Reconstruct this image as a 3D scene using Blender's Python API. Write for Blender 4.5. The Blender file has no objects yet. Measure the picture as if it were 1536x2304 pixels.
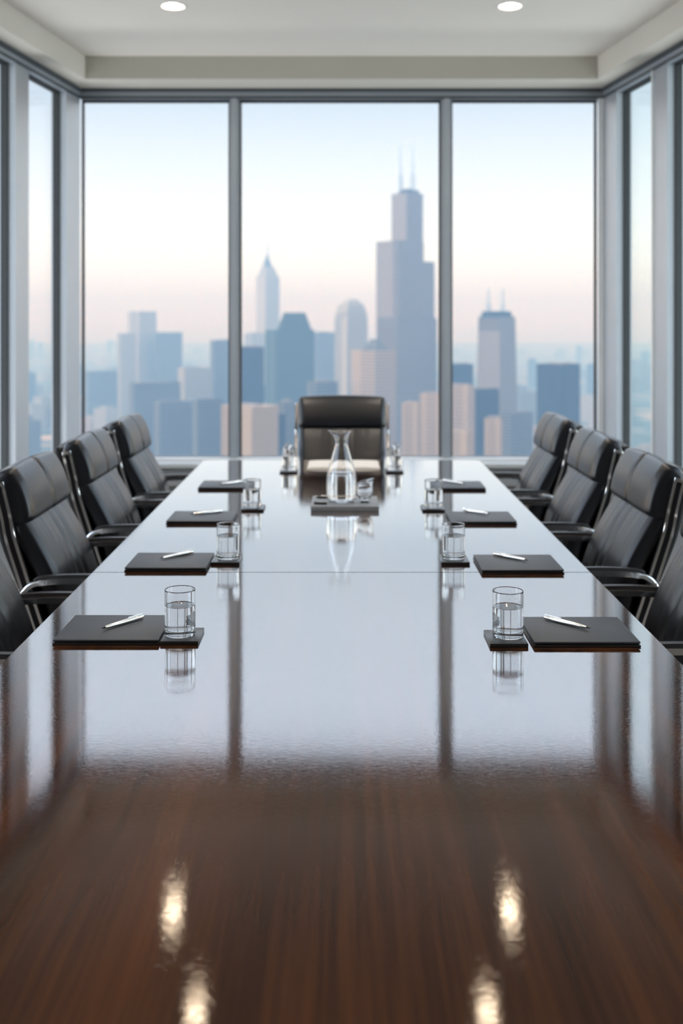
import bpy, bmesh, math, random
from mathutils import Vector, Matrix
random.seed(7)
C = bpy.context.scene.collection
SC = bpy.context.scene
PI = math.pi
F = 2400.0; CZ = 1.46; HY = 725.0          # focal length in px, eye height, horizon row
TZ = 0.74                                   # table top height

# ------------------------------------------------------------------ materials
def newmat(name):
    m = bpy.data.materials.new(name); m.use_nodes = True
    nt = m.node_tree; nt.nodes.clear()
    return m, nt, nt.nodes.new('ShaderNodeOutputMaterial')

def N(nt, t, **kw):
    n = nt.nodes.new(t)
    for k, v in kw.items():
        if hasattr(n, k) and k not in ('Color',): setattr(n, k, v)
        else: n.inputs[k].default_value = v
    return n

def pbr(name, col, rough=0.5, metal=0.0, spec=0.5, bump=None, coat=0.0, var=None, trans=0.0, ior=1.5):
    m, nt, out = newmat(name)
    b = nt.nodes.new('ShaderNodeBsdfPrincipled')
    b.inputs['Base Color'].default_value = (*col, 1)
    b.inputs['Roughness'].default_value = rough
    b.inputs['Metallic'].default_value = metal
    b.inputs['Specular IOR Level'].default_value = spec
    b.inputs['Coat Weight'].default_value = coat
    b.inputs['Coat Roughness'].default_value = 0.15
    b.inputs['Transmission Weight'].default_value = trans
    b.inputs['IOR'].default_value = ior
    tc = nt.nodes.new('ShaderNodeTexCoord')
    if var:
        sc_, amt = var
        nz = N(nt, 'ShaderNodeTexNoise'); nz.inputs['Scale'].default_value = sc_; nz.inputs['Detail'].default_value = 4
        nt.links.new(tc.outputs['Object'], nz.inputs['Vector'])
        mx = nt.nodes.new('ShaderNodeMix'); mx.data_type = 'RGBA'
        mx.inputs['A'].default_value = (*[c*(1-amt) for c in col], 1)
        mx.inputs['B'].default_value = (*[min(1, c*(1+amt)) for c in col], 1)
        nt.links.new(nz.outputs['Fac'], mx.inputs['Factor'])
        nt.links.new(mx.outputs['Result'], b.inputs['Base Color'])
    if bump:
        sc_, st, dist = bump
        nz = N(nt, 'ShaderNodeTexNoise'); nz.inputs['Scale'].default_value = sc_; nz.inputs['Detail'].default_value = 3
        nt.links.new(tc.outputs['Object'], nz.inputs['Vector'])
        bp = nt.nodes.new('ShaderNodeBump'); bp.inputs['Strength'].default_value = st; bp.inputs['Distance'].default_value = dist
        nt.links.new(nz.outputs['Fac'], bp.inputs['Height'])
        nt.links.new(bp.outputs['Normal'], b.inputs['Normal'])
    nt.links.new(b.outputs[0], out.inputs['Surface'])
    return m

def emit(name, col, s):
    m, nt, out = newmat(name)
    e = nt.nodes.new('ShaderNodeEmission'); e.inputs[0].default_value = (*col, 1); e.inputs[1].default_value = s
    nt.links.new(e.outputs[0], out.inputs['Surface']); return m

def wood_mat():
    m, nt, out = newmat('polished_walnut'); L = nt.links.new
    tc = nt.nodes.new('ShaderNodeTexCoord')
    def noise(scale, detail=5, rough=0.6, dist=0.0, loc=(0, 0, 0)):
        mp = nt.nodes.new('ShaderNodeMapping'); mp.inputs['Scale'].default_value = scale; mp.inputs['Location'].default_value = loc
        L(tc.outputs['Object'], mp.inputs['Vector'])
        n = nt.nodes.new('ShaderNodeTexNoise'); n.inputs['Scale'].default_value = 1; n.inputs['Detail'].default_value = detail
        n.inputs['Roughness'].default_value = rough; n.inputs['Distortion'].default_value = dist
        L(mp.outputs[0], n.inputs['Vector']); return n
    g1 = noise((21, 0.55, 1), 5, 0.62, 0.12)          # broad figure along the table
    g2 = noise((170, 2.6, 1), 6, 0.65, 0.1, (3, 1, 0))   # fine fibre
    g3 = noise((4.2, 0.35, 1), 2, 0.5, 0.1, (9, 4, 0))    # veneer leaves
    r = nt.nodes.new('ShaderNodeValToRGB'); cr = r.color_ramp
    cr.elements[0].position = 0.37; cr.elements[0].color = (0.012, 0.0046, 0.0022, 1)
    cr.elements[1].position = 0.68; cr.elements[1].color = (0.098, 0.032, 0.0080, 1)
    e = cr.elements.new(0.5); e.color = (0.038, 0.0135, 0.0052, 1)
    a = nt.nodes.new('ShaderNodeMath'); a.operation = 'MULTIPLY'; a.inputs[1].default_value = 0.50; L(g1.outputs['Fac'], a.inputs[0])
    b_ = nt.nodes.new('ShaderNodeMath'); b_.operation = 'MULTIPLY_ADD'; b_.inputs[1].default_value = 0.22
    L(g2.outputs['Fac'], b_.inputs[0]); L(a.outputs[0], b_.inputs[2])
    c_ = nt.nodes.new('ShaderNodeMath'); c_.operation = 'MULTIPLY_ADD'; c_.inputs[1].default_value = 0.30
    L(g3.outputs['Fac'], c_.inputs[0]); L(b_.outputs[0], c_.inputs[2])
    L(c_.outputs[0], r.inputs['Fac'])
    d = nt.nodes.new('ShaderNodeBsdfDiffuse'); L(r.outputs['Color'], d.inputs['Color'])
    gl = nt.nodes.new('ShaderNodeBsdfGlossy'); gl.distribution = 'GGX'; gl.inputs['Roughness'].default_value = 0.034
    gl.inputs['Color'].default_value = (1, 1, 1, 1)
    s1 = noise((100, 270, 1), 3, 0.6, 0.8, (5, 5, 0)); 
    bp = nt.nodes.new('ShaderNodeBump'); bp.inputs['Strength'].default_value = 0.075; bp.inputs['Distance'].default_value = 0.0006
    L(s1.outputs['Fac'], bp.inputs['Height']); L(bp.outputs['Normal'], gl.inputs['Normal'])
    lw = nt.nodes.new('ShaderNodeLayerWeight'); lw.inputs['Blend'].default_value = 0.5
    # lacquer reflectance against viewing angle
    sm = nt.nodes.new('ShaderNodeMapRange'); sm.interpolation_type = 'SMOOTHSTEP'
    sm.inputs['From Min'].default_value = .43; sm.inputs['From Max'].default_value = .95; L(lw.outputs['Facing'], sm.inputs['Value'])
    pw = nt.nodes.new('ShaderNodeMath'); pw.operation = 'POWER'; pw.inputs[1].default_value = 1.5; L(sm.outputs[0], pw.inputs[0])
    ad = nt.nodes.new('ShaderNodeMath'); ad.operation = 'MULTIPLY_ADD'; ad.inputs[1].default_value = 0.95; ad.inputs[2].default_value = 0.03
    L(pw.outputs[0], ad.inputs[0])
    mx = nt.nodes.new('ShaderNodeMixShader'); L(ad.outputs[0], mx.inputs[0]); L(d.outputs[0], mx.inputs[1]); L(gl.outputs[0], mx.inputs[2])
    L(mx.outputs[0], out.inputs['Surface'])
    return m

def pane_mat(name, tint):
    m, nt, out = newmat(name); L = nt.links.new
    t = nt.nodes.new('ShaderNodeBsdfTransparent'); t.inputs[0].default_value = (*tint, 1)
    g = nt.nodes.new('ShaderNodeBsdfGlossy'); g.inputs['Roughness'].default_value = 0.0
    lw = nt.nodes.new('ShaderNodeLayerWeight'); lw.inputs['Blend'].default_value = 0.5
    pw = nt.nodes.new('ShaderNodeMath'); pw.operation = 'POWER'; pw.inputs[1].default_value = 5.0; L(lw.outputs['Facing'], pw.inputs[0])
    ad = nt.nodes.new('ShaderNodeMath'); ad.operation = 'MULTIPLY_ADD'; ad.inputs[1].default_value = 0.6; ad.inputs[2].default_value = 0.005
    L(pw.outputs[0], ad.inputs[0])
    mx = nt.nodes.new('ShaderNodeMixShader'); L(ad.outputs[0], mx.inputs[0]); L(t.outputs[0], mx.inputs[1]); L(g.outputs[0], mx.inputs[2])
    L(mx.outputs[0], out.inputs['Surface']); return m

def facade_mat(name, wall, glass, floor=4.0, amount=0.6, bay=0.0):
    m, nt, out = newmat(name); L = nt.links.new
    tc = nt.nodes.new('ShaderNodeTexCoord'); sp = nt.nodes.new('ShaderNodeSeparateXYZ'); L(tc.outputs['Object'], sp.inputs[0])
    def band(o, per, duty):
        k = nt.nodes.new('ShaderNodeMath'); k.operation = 'MULTIPLY'; k.inputs[1].default_value = 1.0/per; L(o, k.inputs[0])
        f = nt.nodes.new('ShaderNodeMath'); f.operation = 'FRACT'; L(k.outputs[0], f.inputs[0])
        g = nt.nodes.new('ShaderNodeMath'); g.operation = 'LESS_THAN'; g.inputs[1].default_value = duty; L(f.outputs[0], g.inputs[0]); return g
    b1 = band(sp.outputs['Z'], floor, amount); last = b1
    if bay:
        ax = nt.nodes.new('ShaderNodeMath'); ax.operation = 'ADD'; L(sp.outputs['X'], ax.inputs[0]); L(sp.outputs['Y'], ax.inputs[1])
        b2 = band(ax.outputs[0], bay, 0.7)
        mu = nt.nodes.new('ShaderNodeMath'); mu.operation = 'MULTIPLY'; L(b1.outputs[0], mu.inputs[0]); L(b2.outputs[0], mu.inputs[1]); last = mu
    mx = nt.nodes.new('ShaderNodeMix'); mx.data_type = 'RGBA'
    mx.inputs['A'].default_value = (*wall, 1); mx.inputs['B'].default_value = (*glass, 1); L(last.outputs[0], mx.inputs['Factor'])
    b = nt.nodes.new('ShaderNodeBsdfDiffuse'); L(mx.outputs['Result'], b.inputs['Color'])
    L(b.outputs[0], out.inputs['Surface']); return m

M = dict(
    wood=wood_mat(),
    wood_plain=pbr('dark_walnut_base', (0.04, 0.018, 0.01), 0.45, var=(6, .3)),
    leather=pbr('black_leather', (0.006, 0.0068, 0.0095), 0.30, spec=0.50, bump=(900, 0.12, 0.0006), var=(3, .1)),
    leather_dk=pbr('black_leather_shell', (0.008, 0.008, 0.010), 0.45, spec=0.4, bump=(800, 0.15, 0.0006), var=(3, .1)),
    chrome=pbr('polished_chrome', (0.90, 0.90, 0.91), 0.22, 1.0, bump=(4, 0.03, 0.002)),
    darkmetal=pbr('black_metal', (0.012, 0.012, 0.014), 0.30, 0.6, var=(8, .2)),
    armpad=pbr('black_arm_pad', (0.018, 0.018, 0.020), 0.36, spec=0.6, bump=(500, .1, .0004)),
    rubber=pbr('black_rubber', (0.01, 0.01, 0.01), 0.6, var=(20, .2)),
    cover=pbr('grained_black_cover', (0.026, 0.030, 0.037), 0.50, spec=0.42, bump=(1400, 0.25, 0.0004), var=(40, .12)),
    cover_edge=pbr('black_cover_edge', (0.008, 0.008, 0.009), 0.38, spec=0.5, var=(30, .2)),
    coaster=pbr('black_coaster', (0.012, 0.012, 0.013), 0.30, spec=0.6, bump=(900, .15, .0003)),
    silver=pbr('brushed_silver', (0.78, 0.77, 0.75), 0.22, 1.0, bump=(200, .05, .0002)),
    slate=pbr('grey_slate_tray', (0.15, 0.155, 0.16), 0.5, spec=0.4, bump=(300, .2, .0004), var=(30, .15)),
    blackgloss=pbr('black_gloss', (0.006, 0.006, 0.007), 0.2, var=(20, .2)),
    paper=pbr('cream_paper', (0.60, 0.56, 0.51), 0.7, spec=0.2, var=(12, .04)),
    glass=pbr('clear_glass', (1, 1, 1), 0.0, trans=1.0, ior=1.45),
    water=pbr('clear_water', (1, 1, 1), 0.0, trans=1.0, ior=1.33),
    frame=pbr('grey_aluminium_frame', (0.355, 0.385, 0.42), 0.38, 0.35, bump=(60, .03, .001), var=(5, .06)),
    frame_lt=pbr('pale_aluminium_frame', (0.74, 0.75, 0.76), 0.42, 0.2, bump=(60, .03, .001), var=(5, .05)),
    gasket=pbr('black_gasket', (0.012, 0.016, 0.018), 0.5, var=(10, .2)),
    sill=pbr('pale_grey_sill', (0.45, 0.45, 0.44), 0.45, var=(6, .04)),
    lowwall=pbr('grey_panel_wall', (0.34, 0.34, 0.335), 0.6, var=(4, .05)),
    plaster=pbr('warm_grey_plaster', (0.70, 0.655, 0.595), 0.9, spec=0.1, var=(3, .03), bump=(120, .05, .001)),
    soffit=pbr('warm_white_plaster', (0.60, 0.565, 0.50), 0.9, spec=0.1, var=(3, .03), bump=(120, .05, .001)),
    carpet=pbr('charcoal_carpet', (0.26, 0.26, 0.26), 0.95, spec=0.05, bump=(400, .5, .002), var=(60, .3)),
    concrete=pbr('added_overhang_concrete', (0.5, 0.5, 0.48), 0.9, var=(.5, .1)),
    baffle=pbr('grey_baffle', (0.03, 0.03, 0.03), 0.5, var=(10, .05)),
    soffit_shade=pbr('olive_grey_soffit_shade', (0.42, 0.40, 0.34), 0.9, spec=.1, var=(3, .04)),
    panelwood=pbr('grey_wall_panel', (0.14, 0.14, 0.14), 0.5, var=(3, .2)),
    framedk=pbr('dark_grey_frame_edge', (0.07, 0.08, 0.09), 0.45, .3, var=(6, .1)),
    ring=pbr('white_trim_ring', (0.7, 0.69, 0.67), 0.5, var=(10, .03)),
    lamp=emit('warm_lamp', (1.0, 0.78, 0.55), 190.0),
    pane=pane_mat('window_glass', (0.985, 0.99, 0.99)),
    pane_gr=pane_mat('window_glass_green', (0.94, 0.975, 0.965)),
)
FM = dict(
    pale=facade_mat('pale_stone_facade', (0.34, 0.30, 0.26), (0.08, 0.09, 0.10), 4.0, .45, 5.0),
    beige=facade_mat('beige_stone_facade', (0.30, 0.22, 0.155), (0.12, 0.095, 0.075), 4.0, .40, 5.0),
    dark=facade_mat('dark_glass_facade', (0.03, 0.035, 0.04), (0.008, 0.012, 0.016), 4.0, .6, 6.0),
    mid=facade_mat('grey_facade', (0.13, 0.13, 0.125), (0.03, 0.035, 0.04), 4.0, .5, 6.0),
    bronze=facade_mat('bronze_facade', (0.20, 0.165, 0.14), (0.035, 0.035, 0.035), 4.0, .5, 8.0),
    teal=facade_mat('green_glass_facade', (0.07, 0.10, 0.09), (0.025, 0.04, 0.04), 4.0, .6, 6.0),
    roof=pbr('roof_gravel', (0.20, 0.16, 0.14), 0.9, var=(.05, .2)),
)

# ------------------------------------------------------------------ mesh helpers
def obj(name, bm, m, parent=None, smooth=False, auto=None):
    me = bpy.data.meshes.new(name); bmesh.ops.recalc_face_normals(bm, faces=bm.faces[:])
    if smooth:
        for f in bm.faces: f.smooth = True
        if auto:
            for e in bm.edges:
                if len(e.link_faces) == 2 and e.calc_face_angle(0) > auto: e.smooth = False
    bm.to_mesh(me); bm.free()
    if isinstance(m, (list, tuple)):
        for k in m: me.materials.append(k)
    else: me.materials.append(m)
    o = bpy.data.objects.new(name, me); C.objects.link(o)
    if parent: o.parent = parent
    return o

def tag(o, label, cat, group=None, kind=None):
    o['label'] = label; o['category'] = cat
    if group: o['group'] = group
    if kind: o['kind'] = kind
    return o

def thing(name, label, cat, loc=(0, 0, 0), rz=0, group=None):
    o = bpy.data.objects.new(name, None); C.objects.link(o); o.empty_display_size = .1
    o.location = loc; o.rotation_euler = (0, 0, rz)
    return tag(o, label, cat, group)

def struct(o):
    o['kind'] = 'structure'; return o

def dup(root, loc, rz, label, group=None, scale=None):
    r = root.copy(); C.objects.link(r); r.location = loc; r.rotation_euler = (0, 0, rz); r['label'] = label
    if group: r['group'] = group
    if scale: r.scale = scale
    for ch in list(root.children):
        c = ch.copy(); C.objects.link(c); c.parent = r
        for g in ch.children:
            d = g.copy(); C.objects.link(d); d.parent = c
    return r

def box(bm, x0, x1, y0, y1, z0, z1, bev=0.0, seg=2):
    vs = [bm.verts.new(p) for p in ((x0,y0,z0),(x1,y0,z0),(x1,y1,z0),(x0,y1,z0),(x0,y0,z1),(x1,y0,z1),(x1,y1,z1),(x0,y1,z1))]
    fs = [bm.faces.new([vs[i] for i in q]) for q in ((3,2,1,0),(4,5,6,7),(0,1,5,4),(1,2,6,5),(2,3,7,6),(3,0,4,7))]
    if bev:
        es = list({e for f in fs for e in f.edges})
        bmesh.ops.bevel(bm, geom=es, offset=bev, segments=seg, affect='EDGES', profile=.5)
    return bm

def prism(bm, foot, z0, z1, top=None):
    """foot: list of (x,y); top: optional list of (x,y) of the upper outline"""
    top = top or foot
    a = [bm.verts.new((x, y, z0)) for x, y in foot]; b = [bm.verts.new((x, y, z1)) for x, y in top]
    n = len(foot)
    bm.faces.new(a[::-1]); bm.faces.new(b)
    for i in range(n): bm.faces.new((a[i], a[(i+1) % n], b[(i+1) % n], b[i]))
    return bm

def lathe(bm, prof, n=48, closed=True, cx=0, cy=0):
    """prof: list of (r, z) ; ends with r==0 are closed by a fan"""
    rings = []
    for r, z in prof:
        if r < 1e-7: rings.append([bm.verts.new((cx, cy, z))])
        else: rings.append([bm.verts.new((cx+r*math.cos(2*PI*i/n), cy+r*math.sin(2*PI*i/n), z)) for i in range(n)])
    for a, b in zip(rings, rings[1:]):
        for i in range(n):
            j = (i+1) % n
            if len(a) == 1 and len(b) == 1: continue
            if len(a) == 1: bm.faces.new((a[0], b[i], b[j]))
            elif len(b) == 1: bm.faces.new((a[i], a[j], b[0]))
            else: bm.faces.new((a[i], a[j], b[j], b[i]))
    return bm

def tube(bm, pts, rad, n=10, cap=True, sx=1.0):
    """round bar along pts (Vectors); rad number or list"""
    pts = [Vector(p) for p in pts]; k = len(pts)
    rr = rad if isinstance(rad, (list, tuple)) else [rad]*k
    prev = None; rings = []
    for i, p in enumerate(pts):
        t = (pts[min(i+1, k-1)]-pts[max(i-1, 0)]).normalized()
        if prev is None: u = t.orthogonal().normalized()
        else: u = (prev - t*prev.dot(t)).normalized()
        prev = u; v = t.cross(u)
        rings.append([bm.verts.new(p+rr[i]*(math.cos(2*PI*j/n)*u+math.sin(2*PI*j/n)*v*sx)) for j in range(n)])
    for a, b in zip(rings, rings[1:]):
        for j in range(n): bm.faces.new((a[j], a[(j+1) % n], b[(j+1) % n], b[j]))
    if cap: bm.faces.new(rings[0][::-1]); bm.faces.new(rings[-1])
    return bm

def ribbon(bm, path, y0, y1, th, bev=0):
    """flat bar: path in XZ, from y0 to y1, thickness th centred on the path"""
    k = len(path); P = [Vector((x, 0, z)) for x, z in path]; a = []; 
    for i, p in enumerate(P):
        t = (P[min(i+1, k-1)]-P[max(i-1, 0)]).normalized(); nrm = Vector((-t.z, 0, t.x))
        tt = th[i] if isinstance(th, (list, tuple)) else th
        q, r = p+nrm*tt/2, p-nrm*tt/2
        a.append([bm.verts.new((q.x, y0, q.z)), bm.verts.new((q.x, y1, q.z)), bm.verts.new((r.x, y1, r.z)), bm.verts.new((r.x, y0, r.z))])
    for u, v in zip(a, a[1:]):
        for j in range(4): bm.faces.new((u[j], u[(j+1) % 4], v[(j+1) % 4], v[j]))
    bm.faces.new(a[0][::-1]); bm.faces.new(a[-1])
    if bev:
        es = [e for u, v in zip(a, a[1:]) for j in range(4) for e in u[j].link_edges if e.other_vert(u[j]) is v[j]]
        bmesh.ops.bevel(bm, geom=es, offset=bev, segments=3, affect='EDGES', profile=.5)
    return bm

def smoothpath(pts, n=8):
    """Catmull-Rom through 2-D points"""
    out = []; P = [pts[0]] + list(pts) + [pts[-1]]
    for i in range(1, len(P)-2):
        p0, p1, p2, p3 = P[i-1:i+3]
        for k in range(n):
            t = k/n
            out.append(tuple(0.5*((2*p1[c])+(-p0[c]+p2[c])*t+(2*p0[c]-5*p1[c]+4*p2[c]-p3[c])*t*t+(-p0[c]+3*p1[c]-3*p2[c]+p3[c])*t**3) for c in range(len(p1))))
    out.append(tuple(pts[-1])); return out

def cushion(bm, path, width, thick, r=0.022, seams=(), puff=0.01, folds=0.0, fold_from_top=True, er=0.03, bulge=0.0, nf=56):
    """upholstered pad: lofted rounded rectangle along path (XZ centre line); +normal side is the face.
    thick may be list along path; seams = y positions of stitched grooves"""
    path = smoothpath(path, 6); k = len(path)
    # cumulative length
    L = [0]
    for a, b in zip(path, path[1:]): L.append(L[-1]+math.hypot(b[0]-a[0], b[1]-a[1]))
    tot = L[-1]
    def at(s):
        s = max(0, min(tot, s))
        for i in range(k-1):
            if s <= L[i+1]+1e-9:
                f = (s-L[i])/max(1e-9, L[i+1]-L[i]); a, b = path[i], path[i+1]
                return Vector((a[0]+(b[0]-a[0])*f, 0, a[1]+(b[1]-a[1])*f)), Vector((b[0]-a[0], 0, b[1]-a[1])).normalized()
    ss = []
    ne = 6
    for i in range(ne): ss.append((er*(1-math.cos(PI/2*i/ne)), math.sin(PI/2*i/ne)))
    for i in range(25): ss.append((er+(tot-2*er)*i/24, 1.0))
    for i in range(ne-1, -1, -1): ss.append((tot-er*(1-math.cos(PI/2*i/ne)), math.sin(PI/2*i/ne)))
    rings = []
    for s, f in ss:
        p, t = at(s); nrm = Vector((t.z, 0, -t.x))
        v = s/tot
        T = thick if not isinstance(thick, (list, tuple)) else thick[0]+(thick[1]-thick[0])*v
        if f < 0.05: f = 0.05
        ht = T/2*f; hw = width/2 - er*0.45*(1-f); rr = min(r, ht*0.95, hw)
        pts = []
        for i in range(nf+1):
            y = -hw+rr+(2*hw-2*rr)*i/nf
            q = 1-(abs(y)/hw)**3
            bul = puff*q*(math.sin(PI*min(1, max(0, v)))**0.5)*f
            g = 0
            for sy in seams:
                g -= 0.0045*math.exp(-((y-sy)/0.0032)**2) + 0.004*math.exp(-((y-sy)/0.016)**2)
            if folds:
                w = math.exp(-(1-v)*3.2) if fold_from_top else math.exp(-v*3)
                g += folds*w*(math.sin(y*95+1.3*math.sin(v*4))*0.6+math.sin(y*171+2)*0.4)*q
            pts.append((y, ht+bul+g*f))
        for i in range(1, 6):
            a = PI/2*i/6; pts.append((hw-rr+rr*math.sin(a), ht-rr+rr*math.cos(a)))
        pts.append((hw, ht-rr)); pts.append((hw, -ht+rr))
        for i in range(1, 6):
            a = PI/2*i/6; pts.append((hw-rr+rr*math.cos(a), -ht+rr-rr*math.sin(a)))
        for i in range(9): pts.append((hw-rr-(2*hw-2*rr)*i/8, -ht))
        for i in range(1, 6):
            a = PI/2*i/6; pts.append((-hw+rr-rr*math.sin(a), -ht+rr-rr*math.cos(a)))
        pts.append((-hw, -ht+rr)); pts.append((-hw, ht-rr))
        for i in range(1, 6):
            a = PI/2*i/6; pts.append((-hw+rr-rr*math.cos(a), ht-rr+rr*math.sin(a)))
        # gentle fore-aft bow of the top edge
        rings.append([bm.verts.new(p+nrm*n_+Vector((0, y, 0))+t*(bulge*(1-(y/(width/2))**2)*max(0, (v-0.4)/0.6))) for y, n_ in pts])
    for a, b in zip(rings, rings[1:]):
        m_ = len(a)
        for j in range(m_): bm.faces.new((a[j], a[(j+1) % m_], b[(j+1) % m_], b[j]))
    bm.faces.new(rings[0][::-1]); bm.faces.new(rings[-1])
    return bm

BM = bmesh.new

# ------------------------------------------------------------------ room shell
YW = 7.02; XC = 1.72; SL = 0.128; YB = -1.6
def wx(y): return XC+SL*(YW-y)            # half width of the room at y
ZF = 2.93; ZS = 2.996; ZC = 3.139; ZG = 0.568
LN = math.hypot(1, SL)
class WallFrame:
    """coordinates on a wall: s along it from the far corner, w into the room, z up"""
    def __init__(s, o, dx, nx): s.o = Vector(o); s.d = Vector(dx).normalized(); s.n = Vector(nx).normalized()
    def p(s, a, w): q = s.o+s.d*a+s.n*w; return (q.x, q.y)
    def foot(s, a0, a1, w0, w1): return [s.p(a0, w0), s.p(a1, w0), s.p(a1, w1), s.p(a0, w1)]
WL = WallFrame((-XC, YW), (-SL, -1), (1, -SL))
WR = WallFrame((XC, YW), (SL, -1), (-1, -SL))
WB = WallFrame((-XC, YW), (1, 0), (0, -1))
def wlen(y): return (YW-y)*LN
sfx = {'left': WL, 'right': WR, 'far': WB}
NB = [0, 0]
def trim(bm, m, smooth=False):
    NB[0] += 1; return struct(obj('trim_%d' % NB[0], bm, m))
def window(W, s0, s1, glassmat):
    NB[1] += 1
    e = bpy.data.objects.new('window_%d' % NB[1], None); C.objects.link(e)
    e.location = (0, 0, 0); struct(e)
    obj('pane', prism(BM(), W.foot(s0+.008, s1-.008, -0.075, -0.063), ZG+.008, ZF-.008), glassmat, e)
    b = BM()
    g = 0.012
    prism(b, W.foot(s0, s0+g, -0.085, -0.045), ZG, ZF); prism(b, W.foot(s1-g, s1, -0.085, -0.045), ZG, ZF)
    prism(b, W.foot(s0+g, s1-g, -0.085, -0.045), ZG, ZG+(.003 if W is WB else g)); prism(b, W.foot(s0+g, s1-g, -0.085, -0.045), ZF-g, ZF)
    obj('gasket', b, M['gasket'], e)
    return e

# far wall: three windows, two mullions
mull = [(-0.737, -0.675), (0.658, 0.723)]
xs = [0.0, mull[0][0]+XC, mull[0][1]+XC, mull[1][0]+XC, mull[1][1]+XC, 2*XC-.03]
for a, b in ((0, 1), (2, 3), (4, 5)): window(WB, xs[a], xs[b], M['pane'])
for a, b in mull:
    bm = BM(); prism(bm, WB.foot(a+XC, b+XC, -0.10, 0.0), ZG, ZF)
    prism(bm, WB.foot(a+XC+.012, b+XC-.012, 0.0, 0.018), ZG, ZF)
    trim(bm, M['frame'])
for W, ln in ((WB, 2*XC), (WL, wlen(YB)), (WR, wlen(YB))):
    hb = BM(); a0 = 0 if W is not WB else .0
    prism(hb, W.foot(a0, ln, -0.10, 0.0), ZF, ZS+.0)
    trim(hb, M['frame'])
    hb = BM(); prism(hb, W.foot(a0, ln, 0.0, 0.020), ZS-.020, ZS-.001)
    prism(hb, W.foot(a0, ln, 0.0, 0.012), ZF, ZF+.014)
    trim(hb, M['framedk'])
# corner posts and side mullions
for W, gm in ((WL, M['pane']), (WR, M['pane_gr'])):
    cp = BM(); prism(cp, W.foot(-0.0, 0.235, -0.10, 0.0), ZG, ZF)
    trim(cp, M['frame'] if W is WR else M['frame'])
    posts = [(wlen(6.22), wlen(6.043))]
    y = 6.043-1.45
    while y > 0.3:
        posts.append((wlen(y+.18), wlen(y))); y -= 1.63
    prev = 0.235
    for a, b in posts:
        window(W, prev, a, gm)
        pm = BM(); prism(pm, W.foot(a, b, -0.10, 0.0), ZG, ZF)
        trim(pm, M['frame']); prev = b
    # solid wall from the last post back
    wb = BM(); prism(wb, W.foot(prev, wlen(YB), -0.10, 0.0), ZG, ZF)
    struct(obj('wall_left_rear' if W is WL else 'wall_right_rear', wb, M['plaster']))
trim(prism(BM(), [(XC-.035, YW), (XC, YW), (XC-.0, YW-.02), (XC-.035, YW-.02)], ZG, ZF), M['frame_lt'])
for W, gm, dd in ((WR, 0, wlen(6.235)),):
    trim(prism(BM(), W.foot(dd-.0, dd+.012, 0, .012), ZG, ZF), M['frame_lt'])
# sills + low walls
for nm, W, ln, ov in (('wall_far', WB, 2*XC, 0.0), ('wall_left', WL, wlen(YB), 0), ('wall_right', WR, wlen(YB), 0)):
    b = BM(); prism(b, W.foot(0, ln, -0.10, 0.0), 0, ZG-.045); struct(obj(nm, b, M['lowwall']))
    b = BM(); prism(b, W.foot(0, ln, -0.10, 0.15), ZG-.048, ZG-.022)
    trim(b, M['sill'])
    trim(prism(BM(), W.foot(0, ln, -0.10, 0.010), ZG-.0215, ZG-.0005), M['frame_lt'])
    b = BM(); prism(b, W.foot(0.0, ln, 0.0, 0.10), ZG-.17, ZG-.06)
    trim(b, M['lowwall'])
b = BM(); prism(b, [(-wx(YB)-.1, YB-.1), (wx(YB)+.1, YB-.1), (wx(YB)+.1, YB), (-wx(YB)-.1, YB)], 0, 3.34)
struct(obj('wall_back', b, M['panelwood']))
b = BM(); prism(b, [(-XC-.1, YW+.1), (XC+.1, YW+.1), (wx(YB)+.1, YB-.1), (-wx(YB)-.1, YB-.1)][::-1], -0.1, 0)
struct(obj('floor', b, M['carpet']))
# ceiling with tray and recessed lamps
lamps = [(-0.893, 5.66), (0.893, 5.66), (-0.66, 4.83), (0.66, 4.83), (-0.66, 3.5), (0.66, 3.5), (-0.66, 2.1), (0.66, 2.1), (-.66, .6), (.66, .6)]  # nearer rows: unseen downlights added to light table and room
b = BM(); prism(b, [(-XC-.1, YW+.1), (XC+.1, YW+.1), (wx(YB)+.1, YB-.1), (-wx(YB)-.1, YB-.1)][::-1], ZC, 3.34)
ceil = struct(obj('ceiling', b, M['plaster']))
cb = BM()
for x, y in lamps: lathe(cb, [(0, ZC-.05), (.060, ZC-.05), (.060, ZC+.07), (0, ZC+.07)], 32, cx=x, cy=y)
cut = obj('cutter', cb, M['plaster'])
md = ceil.modifiers.new('b', 'BOOLEAN'); md.object = cut; md.operation = 'DIFFERENCE'; md.solver = 'EXACT'
dg = bpy.context.evaluated_depsgraph_get(); dg.update()
me = bpy.data.meshes.new_from_object(ceil.evaluated_get(dg)); ceil.modifiers.clear(); ceil.data = me
bpy.data.objects.remove(cut)
TW = 0.14; YT = 6.74
def inner(y): return wx(y)-TW*1.008
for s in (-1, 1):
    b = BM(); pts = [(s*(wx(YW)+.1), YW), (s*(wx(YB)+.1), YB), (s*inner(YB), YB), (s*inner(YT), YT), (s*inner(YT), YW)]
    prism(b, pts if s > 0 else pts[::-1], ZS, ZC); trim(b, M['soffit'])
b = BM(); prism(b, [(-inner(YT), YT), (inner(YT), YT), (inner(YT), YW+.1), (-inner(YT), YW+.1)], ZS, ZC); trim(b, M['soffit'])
b = BM(); prism(b, [(-inner(YB), YB), (inner(YB), YB), (inner(YB+.3), YB+.3), (-inner(YB+.3), YB+.3)], ZS, ZC); trim(b, M['soffit'])
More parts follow.
